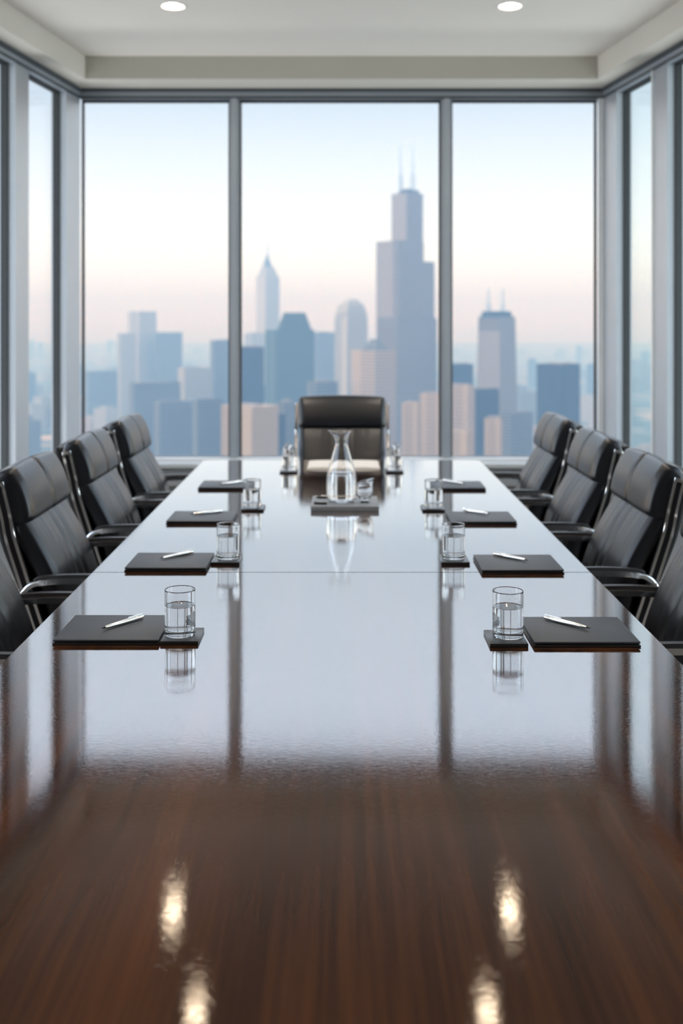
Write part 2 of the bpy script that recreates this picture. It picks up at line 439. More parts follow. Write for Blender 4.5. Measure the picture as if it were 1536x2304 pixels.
trim(prism(BM(), [(-inner(YT)+.001, YT-.012), (inner(YT)-.001, YT-.012), (inner(YT)-.001, YT-.0005), (-inner(YT)+.001, YT-.0005)], ZS+.001, ZC-.0005), M['soffit_shade'])  # soffit front darkened by colour: its shade put into a thin board
# unseen overhang added outside to keep the high sun off the room
b = BM()
o_ = 1.5
prism(b, [(-XC-o_, YW+.6), (-XC-o_-1.2, YB-1), (-wx(YB)-.1, YB-.1), (-XC-.1, YW+.1), (XC+.1, YW+.1), (wx(YB)+.1, YB-.1), (XC+o_+1.2, YB-1), (XC+o_, YW+.6)], 3.36, 3.6)
trim(b, M['concrete'])

L0 = thing('ceiling_downlight', 'x', 'ceiling light', (lamps[0][0], lamps[0][1], ZC), 0, 'round recessed ceiling lights')
obj('trim_ring', lathe(BM(), [(.0595, 0.0), (.0595, -.004), (.064, -.006), (.074, -.004), (.075, 0.0), (.0595, 0.0)], 48), M['ring'], L0, True, .6)
obj('baffle', lathe(BM(), [(.0590, -.002), (.0590, .060), (.0575, .060), (.0575, -.002), (.0590, -.002)], 48), M['baffle'], L0, True, .6)
obj('lamp_disc', lathe(BM(), [(0, .026), (.057, .026), (.057, .034), (0, .034)], 32), M['lamp'], L0)
sl = bpy.data.lights.new('downlight_beam', 'SPOT'); sl.energy = 20; sl.color = (1, .93, .85); sl.spot_size = math.radians(100); sl.spot_blend = .6; sl.shadow_soft_size = .04
so_ = bpy.data.objects.new('downlight_beam', sl); C.objects.link(so_); so_.parent = L0; so_.location = (0, 0, .0)
L0['label'] = 'left of the two recessed round downlights at the top edge'
dup(L0, (lamps[1][0], lamps[1][1], ZC), 0, 'right of the two recessed round downlights at the top edge')
for x, y in lamps[2:]:
    side = 'left' if x < 0 else 'right'
    dup(L0, (x, y, ZC), 0, {4.83: 'recessed round downlight above the near table, nearer the camera, %s one, mirrored in the table' % side}.get(y, 'added unseen fill downlight overhead, above the top edge of the picture'), None if y > 4.8 else 'added unseen lights above the picture')

# ------------------------------------------------------------------ table
TBL = thing('conference_table', 'long polished dark walnut conference table mirroring the windows', 'table', (0, 2.9, 0))
def leaf(y0, y1, far):
    HW = .718; b = BM(); pts = []
    if far:
        r = .035; pts = [(-HW, y0), (HW, y0)]
        for i in range(7): a = PI/2*i/6; pts.append((HW-r+r*math.cos(a), y1-r+r*math.sin(a)))
        for i in range(7): a = PI/2+PI/2*i/6; pts.append((-HW+r+r*math.cos(a), y1-r+r*math.sin(a)))
    else: pts = [(-HW, y0), (HW, y0), (HW, y1), (-HW, y1)]
    prism(b, [(x, y-2.9) for x, y in pts], TZ-.028, TZ)
    es = [e for e in b.edges if abs(e.verts[0].co.z-e.verts[1].co.z) < 1e-6]
    bmesh.ops.bevel(b, geom=es, offset=.0022 if far else .0022, segments=3, affect='EDGES')
    return b
HWs = .0004
obj('tabletop_panel', leaf(0.25, 3.071-HWs, False), M['wood'], TBL, True, .5)
obj('tabletop_panel', leaf(3.071+HWs, 5.572, True), M['wood'], TBL, True, .5)
for y in (1.1, 4.7):
    b = BM(); box(b, -.22, .22, y-2.9-.20, y-2.9+.20, 0.04, TZ-.0285, .006); box(b, -.30, .30, y-2.9-.28, y-2.9+.28, 0, .04, .006)
    obj('pedestal', b, M['wood_plain'], TBL)

# ------------------------------------------------------------------ chairs
def make_chair(label, group, arm_dz=0.0, arm_end=0.11, armx=.272, hs=(0.0,), folds=.0022):
    t = thing('leather_chair', label, 'chair', (0, 0, 0), 0, group)
    # lower back cushion
    obj('back_cushion', cushion(BM(), [(-.190, .47), (-.205, .58), (-.238, .68), (-.288, .78), (-.336, .862)], .46, [.070, .060], seams=(-.034, .034), puff=.012, folds=folds, er=.02), M['leather'], t, True)
    # headrest cushion: thicker, hangs over the lower one, rolled top
    obj('headrest', cushion(BM(), [(-.320, .838), (-.327, .89), (-.347, .950), (-.380, 1.000)], .474, [.094, .086], seams=hs, puff=.007, er=.026, bulge=.010, r=.026), M['leather'], t, True)
    # rear shell
    obj('back_shell', cushion(BM(), [(-.235, .42), (-.29, .60), (-.36, .78), (-.392, .90), (-.418, .985)], .462, .030, puff=0.0, er=.012, r=.012, nf=10, bulge=.008), M['leather_dk'], t, True)
    # side rails: polished flat bars with a black inlay
    rail = smoothpath([(-.205, .40), (-.262, .56), (-.300, .68), (-.338, .80), (-.352, .87), (-.376, .972)], 6)
    for s in (-1, 1):
        y0, y1 = sorted((s*.241, s*.254))
        r = obj('side_rail', ribbon(BM(), rail, y0, y1, .034, .004), M['chrome'], t, True, .9)
        y0, y1 = sorted((s*.2535, s*.2560))
        obj('inlay', ribbon(BM(), rail[2:-1], y0, y1, .015), M['darkmetal'], r)
    # arms
    z = .672+arm_dz
    for s in (-1, 1):
        ya, yb = sorted((s*(armx-.021), s*(armx+.019)))
        e = arm_end
        ap = smoothpath([(-.292, z-.030), (-.272, z-.006), (-.235, z+.006), (-.15, z+.012), (-.03, z+.010), (e-.05, z+.0), (e, z-.030)], 6)
        down = [(e+.006, z-.08), (e-.005, max(z-.20, .47)), (e-.03, .455)]
        arm = obj('armrest', ribbon(BM(), smoothpath([(-.292, z-.030), (-.272, z-.006), (-.235, z+.006), (-.15, z+.012), (-.03, z+.010), (e-.05, z+.0), (e, z-.030)]+down, 6), ya, yb, .016, .005), M['chrome'], t, True, .9)
        yc, yd = sorted((s*(armx-.006), s*(armx+.0145)))
        obj('arm_pad', ribbon(BM(), [(x, zz+.0120) for x, zz in ap[9:-4]], yc, yd, [.006]+[.012]*(len(ap[9:-4])-2)+[.007], .0025), M['armpad'], arm, True, .9)
        y2, y3 = sorted((s*.246, s*(armx+.015)))
        b = BM(); box(b, -.310, -.275, y2, y3, z-.050, z-.018, .004)
        obj('arm_bracket', b, M['chrome'], t)
        b = BM(); tube(b, [(-.12, s*.262, .44), (-.135, s*.264, z-.10), (-.137, s*.264, z-.060)], [.011, .014, .015], 12)
        obj('arm_post', b, M['darkmetal'], t, True, .6)
    # seat
    obj('seat', cushion(BM(), [(-.20, .425), (-.02, .418), (.14, .428), (.245, .418)], .49, .085, seams=(), puff=.014, er=.035, r=.03, nf=24), M['leather'], t, True)
    # the loft faces +normal of the path; the path runs forward so the crown points down: flip
    t.children[-1].scale = (1, 1, 1)
    b = BM(); box(b, -.16, .18, -.20, .20, .345, .375, .008); obj('seat_pan', b, M['darkmetal'], t)
    b = BM(); lathe(b, [(0, .10), (.030, .10), (.030, .23), (.020, .235), (.020, .345), (0, .345)], 20); obj('gas_column', b, M['chrome'], t, True, .6)
    for k in range(5):
        a = 2*PI*k/5+.3; c, s_ = math.cos(a), math.sin(a)
        b = BM(); tube(b, [(c*.02, s_*.02, .115), (c*.15, s_*.15, .105), (c*.285, s_*.285, .080)], [.022, .018, .013], 10)
        lg = obj('base_spoke', b, M['chrome'], t, True, .8)
        b = BM()
        for q in (-.012, .012):
            m0 = len(b.verts); px, py = c*.285-s_*q, s_*.285+c*q
            tube(b, [(px+s_*.008, py-c*.008, .030), (px-s_*.008, py+c*.008, .030)], .0295, 18)
        tube(b, [(c*.285, s_*.285, .03), (c*.285, s_*.285, .08)], .007, 8)
        obj('caster', b, M['rubber'], lg, True, .6)
    return t

XCH = -0.668
Lc = [2.72, 3.485, 4.275, 5.035]; Rc = [2.80, 3.58, 4.315, 5.10]
lab = ['black leather chair cut off by the %s frame edge, nearest the camera', 'black leather chair on the %s, second from the camera, chrome side rail',
       'black leather chair on the %s, third from the camera', 'black leather chair on the %s nearest the far windows']
GR = 'leather chairs along the two sides of the table'
ch0 = make_chair(lab[0] % 'left', GR)
ch0.location = (XCH, Lc[0], 0)
for i in range(1, 4): dup(ch0, (XCH+.003*i, Lc[i], 0), 0, lab[i] % 'left')
for i in range(4): dup(ch0, (-XCH+.012, Rc[i], 0), PI, lab[i] % 'right')
hc = make_chair('black leather chair at the far head of the table, facing the camera', 'head chair', .075, .02, .286, (), .0006)
del hc['group']
hc.location = (0.003, 5.63, 0); hc.rotation_euler = (0, 0, -PI/2); hc.scale = (1.03, 1.03, 1.03)

# ------------------------------------------------------------------ things on the table
def make_folio(label):
    t = thing('leather_folder', label, 'folder', (0, 0, TZ), 0, 'black folders set out at the seats')
    w, d = .237, .203
    b = BM(); box(b, -w/2, w/2, -d/2, d/2, .0, .0045, .0015); obj('back_cover', b, M['cover_edge'], t, True, .5)
    b = BM(); box(b, -w/2+.004, w/2-.004, -d/2+.004, d/2-.004, .0045, .0075); obj('paper_block', b, M['cover_edge'], t)
    b = BM(); box(b, -w/2+.0005, w/2-.0005, -d/2+.0005, d/2-.0005, .0075, .0122, .0022, 3)
    # spine crease near one side
    o = obj('front_cover', b, M['cover'], t, True, .5)
    b = BM(); box(b, -w/2+.010, -w/2+.0113, -d/2+.003, d/2-.003, .01215, .0126); obj('crease', b, M['cover_edge'], o)
    return t
names = ['nearest the camera', 'second from the camera', 'third from the camera', 'farthest from the camera']
Lf = [2.377, 3.075, 3.798, 4.57]; Rf = [2.361, 3.048, 3.789, 4.555]
LX = [-.526, -.508, -.507, -.498]; RX = [.545, .519, .506, .500]
fo = None
for i in range(4):
    for side, X, Fd, rz in (('left', LX[i], Lf[i], 0), ('right', RX[i], Rf[i], PI)):
        lb = 'black leather folder on the %s side of the table, %s' % (side, names[i])
        loc = (X, Fd+.1025, TZ)
        if fo is None: fo = make_folio(lb); fo.location = loc
        else: dup(fo, loc, rz+random.uniform(-.006, .006), lb)

def make_pen(label):
    t = thing('silver_pen', label, 'pen', (0, 0, 0), 0, 'silver pens on the folders')
    b = BM(); tube(b, [(x, 0, 0) for x in (-.056, -.05, -.02, .0, .0005, .002, .0025, .03, .058, .063)], [.0022, .0038, .0050, .0053, .0046, .0046, .0054, .0055, .0048, .002], 16)
    obj('barrel', b, M['silver'], t, True, .7)
    b = BM(); tube(b, [(-.0665, 0, 0), (-.064, 0, 0), (-.056, 0, 0)], [.0005, .0010, .0022], 10); obj('tip', b, M['darkmetal'], t, True, .7)
    b = BM(); box(b, .014, .060, -.0016, .0016, .0062, .0076, .0005); box(b, .054, .060, -.0016, .0016, .002, .0065); obj('clip', b, M['silver'], t)
    return t
pens = [(-.549, 2.448, -.471, 2.551), (-.535, 3.18, -.456, 3.267), (-.540, 3.915, -.452, 3.97), (-.522, 4.642, -.437, 4.706),
        (.5636, 2.455, .487, 2.536), (.545, 3.152, .464, 3.236), (.540, 3.915, .458, 3.998), (.5276, 4.655, .4575, 4.733)]
pn = None
for i, (xa, ya, xb, yb) in enumerate(pens):
    side = 'left' if i < 4 else 'right'
    lb = 'silver ballpoint pen lying on the %s folder %s' % (side, names[i % 4])
    loc = ((xa+xb)/2, (ya+yb)/2, TZ+.0122+.0055); rz = math.atan2(yb-ya, xb-xa)
    if pn is None: pn = make_pen(lb); pn.location = loc; pn.rotation_euler = (0, 0, rz)
    else: dup(pn, loc, rz, lb)

def make_glass(label):
    t = thing('water_glass', label, 'glass', (0, 0, 0), 0, 'glasses of water on coasters')
    R, H, wl, bt, th = .0348, .104, .068, .012, .0019
    ri = R-th
    b = BM(); lathe(b, [(0, 0), (R-.012, 0), (R-.0045, 0), (R-.0035, .0002), (R-.0012, .0014), (R-.0002, .0036), (R, .0048), (R, .0075), (R, H-.004), (R, H-.0018), (R-.0003, H-.0006), (R-th*.5, H), (ri+.0003, H-.0006), (ri, H-.0018), (ri, H-.004),
                        (ri, bt+.009), (ri, bt+.006), (ri-.0008, bt+.003), (ri-.003, bt+.0008), (ri-.006, bt), (ri-.012, bt), (0, bt)], 80)
    obj('tumbler', b, M['glass'], t, True, 1.2)
    Rw = ri+.0003
    b = BM(); lathe(b, [(0, bt-.0003), (ri-.012, bt-.0003), (ri-.006, bt-.0003), (Rw-.003, bt+.0005), (Rw-.0008, bt+.003), (Rw, bt+.006), (Rw, bt+.009), (Rw, wl-.003), (Rw, wl-.0002), (Rw, wl), (Rw-.0010, wl-.0006), (Rw-.0025, wl-.0011), (Rw-.006, wl-.0012), (0, wl-.0012)], 80)
    obj('water', b, M['water'], t, True, .7)
    return t
CW = .0086
gl = [('left', -.3675, 2.430), ('left', -.342, 3.222), ('left', -.345, 4.118), ('left', -.252, 5.135),
      ('right', .377, 2.418), ('right', .338, 3.222), ('right', .355, 4.112), ('right', .255, 5.145)]
gnames = ['nearest the camera', 'second from the camera', 'third from the camera', 'beside the papers at the far end']
cx_off = [(-.362, 2.432), (-.345, 3.215), (-.339, 4.112), (-.252, 5.13), (.371, 2.414), (.338, 3.215), (.350, 4.107), (.253, 5.137)]
g0 = c0 = None
for i, (side, x, y) in enumerate(gl):
    lb = 'clear glass of water on the %s side, %s' % (side, gnames[i % 4])
    if g0 is None: g0 = make_glass(lb); g0.location = (x, y, TZ+CW)
    else: dup(g0, (x, y, TZ+CW), random.uniform(0, 6), lb)
    lc = 'square black coaster under the %s glass %s' % (side, gnames[i % 4])
    x, y = cx_off[i]
    if c0 is None:
        b = BM(); box(b, -.0425, .0425, -.054, .054, 0, CW, .0012); c0 = tag(obj('coaster', b, M['coaster'], None, True, .5), lc, 'coaster', 'black coasters'); c0.location = (x, y, TZ)
    else:
        o = c0.copy(); C.objects.link(o); o.location = (x, y, TZ); o['label'] = lc

# serving board, carafe, small glass, two rods
TH = .0188
b = BM(); box(b, -.130, .130, -.124, .124, 0, TH, .0012)
o = tag(obj('serving_tray', b, M['slate'], None, True, .5), 'grey slab tray in the middle of the table under the carafe', 'tray'); o.location = (.013, 4.183, TZ)
cf = thing('water_carafe', 'tall clear glass carafe half full of water on the grey tray', 'carafe', (0.0, 4.165, TZ+TH))
def spout(bm, z0, z1, amt, ang, wid=.5):
    for v in bm.verts:
        if v.co.z > z0:
            f = min(1, (v.co.z-z0)/(z1-z0)); a = math.atan2(v.co.y, v.co.x); d_ = (a-ang+PI) % (2*PI)-PI
            k = amt*f*f*math.exp(-(d_/wid)**2); v.co.x += k*math.cos(ang); v.co.y += k*math.sin(ang); v.co.z += k*.25
    return bm
outer = [(0, .003), (.030, .001), (.040, 0), (.049, .003), (.0555, .012), (.0575, .028), (.0578, .060), (.0575, .085), (.0560, .105), (.052, .126), (.045, .152), (.038, .176), (.0315, .198), (.027, .214), (.0245, .230), (.0250, .246), (.0290, .260), (.0345, .269), (.0375, .273)]
inner_ = [(r-.0022, z) for r, z in outer[::-1] if r > .05 or z > .1]
po = outer[0:1]+smoothpath(outer[1:], 3)+[(.0375, .2745), (.0362, .2745)]
pi_ = smoothpath([(r-.0022, z) for r, z in outer[:5:-1]]+[(.0552, .020), (.050, .013), (.040, .011)], 3)+[(0, .013)]
obj('carafe_body', spout(lathe(BM(), po+pi_, 72), .235, .2745, .015, PI*.97), M['glass'], cf, True, .9)
wt = [(0, .0128), (.040, .0108), (.0502, .0127), (.0555, .0195), (.0556, .028), (.0559, .060), (.0556, .085), (.0541, .105), (.0524, .113), (.0500, .1122), (0, .1122)]
obj('water', lathe(BM(), wt, 64), M['water'], cf, True, .9)
sg = thing('pouring_glass', 'small clear footed glass with slanted rim beside the carafe', 'glass', (.0905, 4.150, TZ+TH))
sp = [(0, 0), (.019, 0), (.020, .002), (.016, .005), (.0135, .009), (.018, .014), (.027, .024), (.031, .036), (.0315, .050), (.0300, .064), (.0285, .076), (.0290, .083), (.0282, .0835)]
si = [(.0268, .076), (.0283, .064), (.0297, .050), (.029, .037), (.024, .026), (.014, .018), (0, .016)]
b = lathe(BM(), sp[:3]+smoothpath(sp[2:], 3)+si, 56)
for v in b.verts:
    if v.co.z > .06:
        f = (v.co.z-.06)/.024; v.co.z += f*(.010*v.co.x/.029); v.co.x += f*.003*(1 if v.co.x > 0 else -0.3)
obj('bowl', spout(b, .07, .09, .006, 0.1, .35), M['glass'], sg, True, .9)
for k, (x0, y0, x1, y1) in enumerate(((-.100, 4.252, -.045, 4.247), (-.106, 4.112, -.056, 4.098))):
    r = thing('black_rod', ['black silver-topped stick at the back of the grey tray', 'short black stick at the front left of the grey tray'][k], 'stick', ((x0+x1)/2, (y0+y1)/2, TZ+TH+.005), math.atan2(y1-y0, x1-x0))
    ln = math.hypot(x1-x0, y1-y0)
    obj('rod_body', tube(BM(), [(-ln/2, 0, 0), (-ln/2+.003, 0, 0), (ln/2-.002, 0, 0), (ln/2, 0, 0)], [.003, .005, .0045, .003], 14), M['blackgloss'], r, True, .8)
    if k == 0: 
        o2 = obj('cap', tube(BM(), [(-ln/2-.004, 0, .0028), (ln/2-.01, 0, .0042)], [.0016, .0016], 8), M['silver'], r, True, .8); o2['label'] = 'silver strip'
# papers at the head of the table
pt = thing('paper_folder', 'white open folder of papers before the far head chair', 'folder', (.010, 5.365, TZ))
b = BM(); box(b, -.178, .178, -.145, .145, 0, .004, .001); obj('back_cover', b, M['paper'], pt)
for s in (-1, 1):
    b = BM(); n = 14; top = []; bot = []
    for i in range(n+1):
        u = i/n; x = s*(.003+.168*u); z = .0055+.0045*math.sin(PI*u)**.6*(1-.35*u)+.001
        top.append((x, z)); bot.append((x, .0042))
    va = [[b.verts.new((x, yy, z)) for x, z in top] for yy in (-.135, .135)]; vb = [[b.verts.new((x, yy, z)) for x, z in bot] for yy in (-.135, .135)]
    for i in range(n):
        b.faces.new((va[0][i], va[0][i+1], va[1][i+1], va[1][i])); b.faces.new((vb[0][i], vb[1][i], vb[1][i+1], vb[0][i+1]))
        b.faces.new((va[0][i], vb[0][i], vb[0][i+1], va[0][i+1])); b.faces.new((va[1][i], va[1][i+1], vb[1][i+1], vb[1][i]))
    b.faces.new((va[0][0], va[1][0], vb[1][0], vb[0][0])); b.faces.new((va[0][n], vb[0][n], vb[1][n], va[1][n]))
    obj('page_stack', b, M['paper'], pt)

# ------------------------------------------------------------------ city
GZ = -250.0
def zpx(y, d): return CZ-(y-HY)*d/F
def xpx(x, d): return (x-768)*d/F
def corner_foot(x0, xe, x1, d, th, back=True):
    """footprint of a box seen corner-on: near edge at column xe, left face to x0, right face to x1"""
    a = (xe-x0)*d/F/math.cos(th); b = (x1-xe)*d/F/math.sin(th)
    c = Vector((xpx(xe, d), d)); u = Vector((-math.cos(th), math.sin(th)))*a; v = Vector((math.sin(th), math.cos(th)))*b
    return [c, c+v, c+u+v, c+u]
def tier(parent, name, x0, xe, x1, ytop, d, th, mat, ybot=None, taper=1.0, dd=0, centre=None):
    f = corner_foot(x0, xe, x1, d+dd, th); o = parent.location
    zb = GZ if ybot is None else zpx(ybot, d); zt = zpx(ytop, d)
    f = [(p.x-o.x, p.y-o.y) for p in f]
    cx_, cy_ = sum(p[0] for p in f)/4, sum(p[1] for p in f)/4
    top = [(cx_+(x-cx_)*taper, cy_+(y-cy_)*taper) for x, y in f]
    return obj(name, prism(BM(), f, zb-GZ, zt-GZ, top), FM[mat] if isinstance(mat, str) else mat, parent)
def bld(label, cat, xm, d, name='skyscraper'):
    return thing(name, label, cat, (xpx(xm, d), d, GZ))
def spire(parent, xp, ytop, ybot, d, r, dy=30):
    o = parent.location
    x = xpx(xp, d)-o.x; z0, z1 = zpx(ybot, d)-GZ, zpx(ytop, d)-GZ
    return obj('antenna', tube(BM(), [(x, dy, z0), (x, dy, z0+(z1-z0)*.35), (x, dy, z0+(z1-z0)*.36), (x, dy, z1)], [r, r*.9, r*.6, r*.3], 10), M['frame'], parent)
R = math.radians
# the giant stepped tower
t = bld('tallest dark stepped skyscraper with twin antennas, right of centre', 'skyscraper', 915, 1500)
tier(t, 'tower_tier', 848, 893, 990, 715, 1500, R(48), 'bronze')
tier(t, 'tower_tier', 848, 897, 984, 585, 1500, R(48), 'bronze', 716)
tier(t, 'tower_tier', 848, 897, 957, 540, 1500, R(48), 'bronze', 586)
tier(t, 'tower_tier', 882, 916, 954, 430, 1500, R(48), 'bronze', 541, dd=12)
tier(t, 'crown', 898, 918, 944, 421, 1500, R(48), 'dark', 431, dd=18)
spire(t, 902, 318, 425, 1500, 4.6); spire(t, 931, 314, 425, 1500, 5.2)
# tapering tower with twin antennas
t = bld('tapering tower with twin antennas in the right hand window', 'skyscraper', 1122, 1500)
tier(t, 'tower_shaft', 1072, 1125, 1178, 712, 1500, R(45), 'bronze', taper=.80)
tier(t, 'crown', 1086, 1123, 1158, 700, 1500, R(45), 'dark', 713, taper=.9, dd=6)
spire(t, 1105, 648, 702, 1500, 4.2); spire(t, 1138, 648, 702, 1500, 4.2)
# slim spired tower
t = bld('slender pale tower with pointed spire left of the middle', 'skyscraper', 598, 2700)
tier(t, 'tower_shaft', 574, 597, 627, 622, 2700, R(45), 'pale')
tier(t, 'crown', 577, 598, 624, 600, 2700, R(45), 'pale', 623, taper=.62)
tier(t, 'crown', 588, 599, 612, 572, 2700, R(45), 'mid', 601, taper=.12, dd=14)
spire(t, 599, 518, 580, 2700, 3.0, 45)
# green trapezoid roofed tower
t = bld('green-grey tower with sloping mansard roof, left of the carafe', 'skyscraper', 650, 1500)
tier(t, 'tower_shaft', 593, 622, 706, 742, 1500, R(58), 'teal')
o = tier(t, 'roof', 622, 628, 700, 703, 1500, R(62), 'teal', 743, taper=.62, dd=8)
# domed tower
t = bld('round-domed tower left of the tallest tower', 'skyscraper', 790, 1800)
tier(t, 'tower_shaft', 752, 781, 828, 722, 1800, R(50), 'pale')
for y0, y1, k0, k1 in ((723, 702, 1.0, .93), (702, 686, .93, .76), (686, 676, .76, .48), (676, 671, .48, .2)):
    f = corner_foot(752, 781, 828, 1800, R(50)); o = t.location
    f = [(p.x-o.x, p.y-o.y) for p in f]; cx_, cy_ = sum(p[0] for p in f)/4, sum(p[1] for p in f)/4
    s0 = [(cx_+(x-cx_)*k0, cy_+(y-cy_)*k0) for x, y in f]; s1 = [(cx_+(x-cx_)*k1, cy_+(y-cy_)*k1) for x, y in f]
    obj('dome_tier', prism(BM(), s0, zpx(y0, 1800)-GZ, zpx(y1, 1800)-GZ, s1), FM['pale'], t)
# beige tower with small pyramid, in front of the giant
t = bld('beige office tower with small pyramid top before the tallest tower', 'skyscraper', 840, 1300)
tier(t, 'tower_shaft', 790, 843, 893, 788, 1300, R(48), 'beige')
tier(t, 'roof', 815, 845, 874, 764, 1300, R(48), 'mid', 789, taper=.35, dd=8)
# far-left stepped cluster
t = bld('pale blue stepped tower pair in the left window', 'skyscraper', 320, 2500)
tier(t, 'tower_tier', 262, 272, 300, 750, 2500, R(50), 'pale')
tier(t, 'tower_tier', 280, 312, 347, 700, 2500, R(50), 'pale', dd=40)
tier(t, 'tower_tier', 345, 356, 405, 748, 2500, R(55), 'mid', dd=20)
blocks = [
 (470, 482, 540, 766, 2000, 60, 'mid', 'grey slab tower beside the left mullion'),
 (524, 530, 592, 781, 1350, 66, 'dark', 'dark blue slab tower just right of the left mullion'),
 (548, 566, 596, 750, 2600, 50, 'pale', 'pale hazy block behind the spired tower'),
 (395, 416, 468, 828, 1900, 55, 'pale', 'low block with lit left side, left window'),
 (284, 302, 398, 863, 1700, 60, 'mid', 'wide flat-topped block below the stepped pair'),
 (186, 200, 268, 836, 2600, 55, 'mid', 'hazy low block at the left corner post'),
 (698, 715, 752, 748, 2300, 50, 'mid', 'pale blue block between mansard and domed towers'),
 (870, 880, 905, 800, 1700, 50, 'dark', 'narrow dark block at the foot of the tallest tower'),
 (1010, 1022, 1068, 820, 1350, 58, 'dark', 'dark blue block just right of the right mullion'),
 (1002, 1052, 1071, 868, 1100, 35, 'beige', 'beige block just right of the right mullion'),
 (1062, 1074, 1127, 876, 1150, 60, 'dark', 'blue slab in front of the tapering tower'),
 (1216, 1264, 1316, 820, 1200, 46, 'dark', 'dark square tower near the right corner'),
 (490, 566, 622, 917, 900, 40, 'beige', 'beige block at the foot of the left mullion'),
 (905, 938, 948, 908, 1000, 30, 'beige', 'beige narrow block right of the head chair'),
 (946, 990, 1004, 886, 1050, 32, 'beige', 'tall beige block left of the right mullion'),
 (1010, 1050, 1066, 972, 900, 35, 'beige', 'small beige block at the base of the right window'),
 (1092, 1124, 1132, 942, 950, 28, 'beige', 'slender beige block below the tapering tower'),
 (622, 640, 668, 905, 1100, 55, 'mid', 'grey block directly left of the head chair'),
 (560, 570, 640, 935, 1000, 62, 'dark', 'dark low block between mullion and head chair'),
 (690, 712, 760, 860, 1300, 55, 'mid', 'grey block behind the head chair top'),
 (1132, 1150, 1206, 930, 1300, 55, 'mid', 'grey low block left of the right chairs'),
 (340, 360, 440, 905, 1500, 60, 'mid', 'grey low block above the far left chair'),
 (430, 445, 498, 900, 1400, 60, 'mid', 'grey low block left of the beige one'),
 (640, 655, 700, 800, 1900, 55, 'mid', 'grey shadowed block behind the mansard tower'),
]
for x0, xe, x1, yt, d, th, m, lb in blocks:
    t = bld(lb, 'building', xe, d, 'office_block')
    tier(t, 'block_wall', x0, xe, x1, yt, d, R(th), m)
    w = (x1-x0)*.25
    tier(t, 'rooftop_plant', x0+w, xe+w*.15, x1-w, yt-3.2*1200/d, d, R(th), 'roof', yt, dd=6)
# distant low city
keep = []
protos = []
for k in range(6):
    w, dp, h = random.uniform(22, 50), random.uniform(22, 60), [28, 45, 65, 90, 35, 110][k]
    b = BM(); prism(b, [(-w/2, -dp/2), (w/2, -dp/2), (w/2, dp/2), (-w/2, dp/2)], 0, h)
    prism(b, [(-w/4, -dp/4), (w/5, -dp/4), (w/5, dp/4), (-w/4, dp/4)], h, h+4)
    me_ = bpy.data.meshes.new('low_building'); bmesh.ops.recalc_face_normals(b, faces=b.faces[:]); b.to_mesh(me_); b.free()
    me_.materials.append(FM[['beige', 'mid', 'pale', 'mid', 'beige', 'dark'][k]]); protos.append(me_)
taken = []
bpy.context.view_layer.update()
for o in list(C.objects):
    if o.type == 'EMPTY' and o.name.startswith(('skyscraper', 'office_block')):
        pts = [ch.matrix_world @ Vector(c) for ch in o.children for c in ch.bound_box]
        keep.append((min(p.x for p in pts)-45, max(p.x for p in pts)+45, min(p.y for p in pts)-45, max(p.y for p in pts)+45))
n_ = 0
while n_ < 250:
    d = 1500*math.exp(random.random()*1.9); ang = random.uniform(-.36, .36)
    x = d*math.tan(ang)
    if any(abs(x-a) < 60 and abs(d-b_) < 70 for a, b_ in taken): continue
    if any(a < x < b_ and c < d < e_ for a, b_, c, e_ in keep): continue
    taken.append((x, d)); n_ += 1
    h_ = random.choice((0, 1, 2, 4, 0, 3, 1, 5 if d > 2200 else 0))
    o = bpy.data.objects.new('low_building', protos[h_]); C.objects.link(o)
    o.location = (x, d, GZ); o.rotation_euler = (0, 0, R(random.choice((-40, -35, -45))))
    tag(o, 'low hazy city building spread among the distant towers', 'building', 'low buildings of the distant city')
# ground
b = BM(); prism(b, [(-9000, 12), (9000, 12), (9000, 13000), (-9000, 13000)], GZ-8, GZ)
m, nt, out = newmat('city_ground'); L = nt.links.new
tc = nt.nodes.new('ShaderNodeTexCoord'); vo = nt.nodes.new('ShaderNodeTexVoronoi'); vo.inputs['Scale'].default_value = 1/70.
L(tc.outputs['Object'], vo.inputs['Vector']); rr_ = nt.nodes.new('ShaderNodeValToRGB'); cr = rr_.color_ramp
sp_ = nt.nodes.new('ShaderNodeSeparateColor'); L(vo.outputs['Color'], sp_.inputs[0]); L(sp_.outputs[0], rr_.inputs['Fac'])
cr.elements[0].position = .45; cr.elements[0].color = (.05, .07, .07, 1); cr.elements[1].position = .95; cr.elements[1].color = (.40, .28, .20, 1)
e = cr.elements.new(.8); e.color = (.13, .14, .15, 1)
df = nt.nodes.new('ShaderNodeBsdfDiffuse'); L(rr_.outputs['Color'], df.inputs['Color']); L(df.outputs[0], out.inputs['Surface'])
g = struct(obj('ground', b, m))
# haze over the city
HAZE = (0.00015, 0.00027, 0.00044)
b = BM(); prism(b, [(-8500, 16), (8500, 16), (8500, 12500), (-8500, 12500)], GZ-4, 300)
m, nt, out = newmat('haze'); vs = nt.nodes.new('ShaderNodeVolumeScatter'); mxh = max(HAZE)
vs.inputs['Color'].default_value = (*[h/mxh for h in HAZE], 1); vs.inputs['Density'].default_value = mxh; vs.inputs['Anisotropy'].default_value = 0.0
ALB = 0.66
vs.inputs['Density'].default_value = mxh*ALB
va_ = nt.nodes.new('ShaderNodeVolumeAbsorption'); va_.inputs['Color'].default_value = (*[1-h/mxh*.999 for h in HAZE], 1); va_.inputs['Density'].default_value = mxh*(1-ALB)
as_ = nt.nodes.new('ShaderNodeAddShader'); nt.links.new(vs.outputs[0], as_.inputs[0]); nt.links.new(va_.outputs[0], as_.inputs[1])
nt.links.new(as_.outputs[0], out.inputs['Volume'])
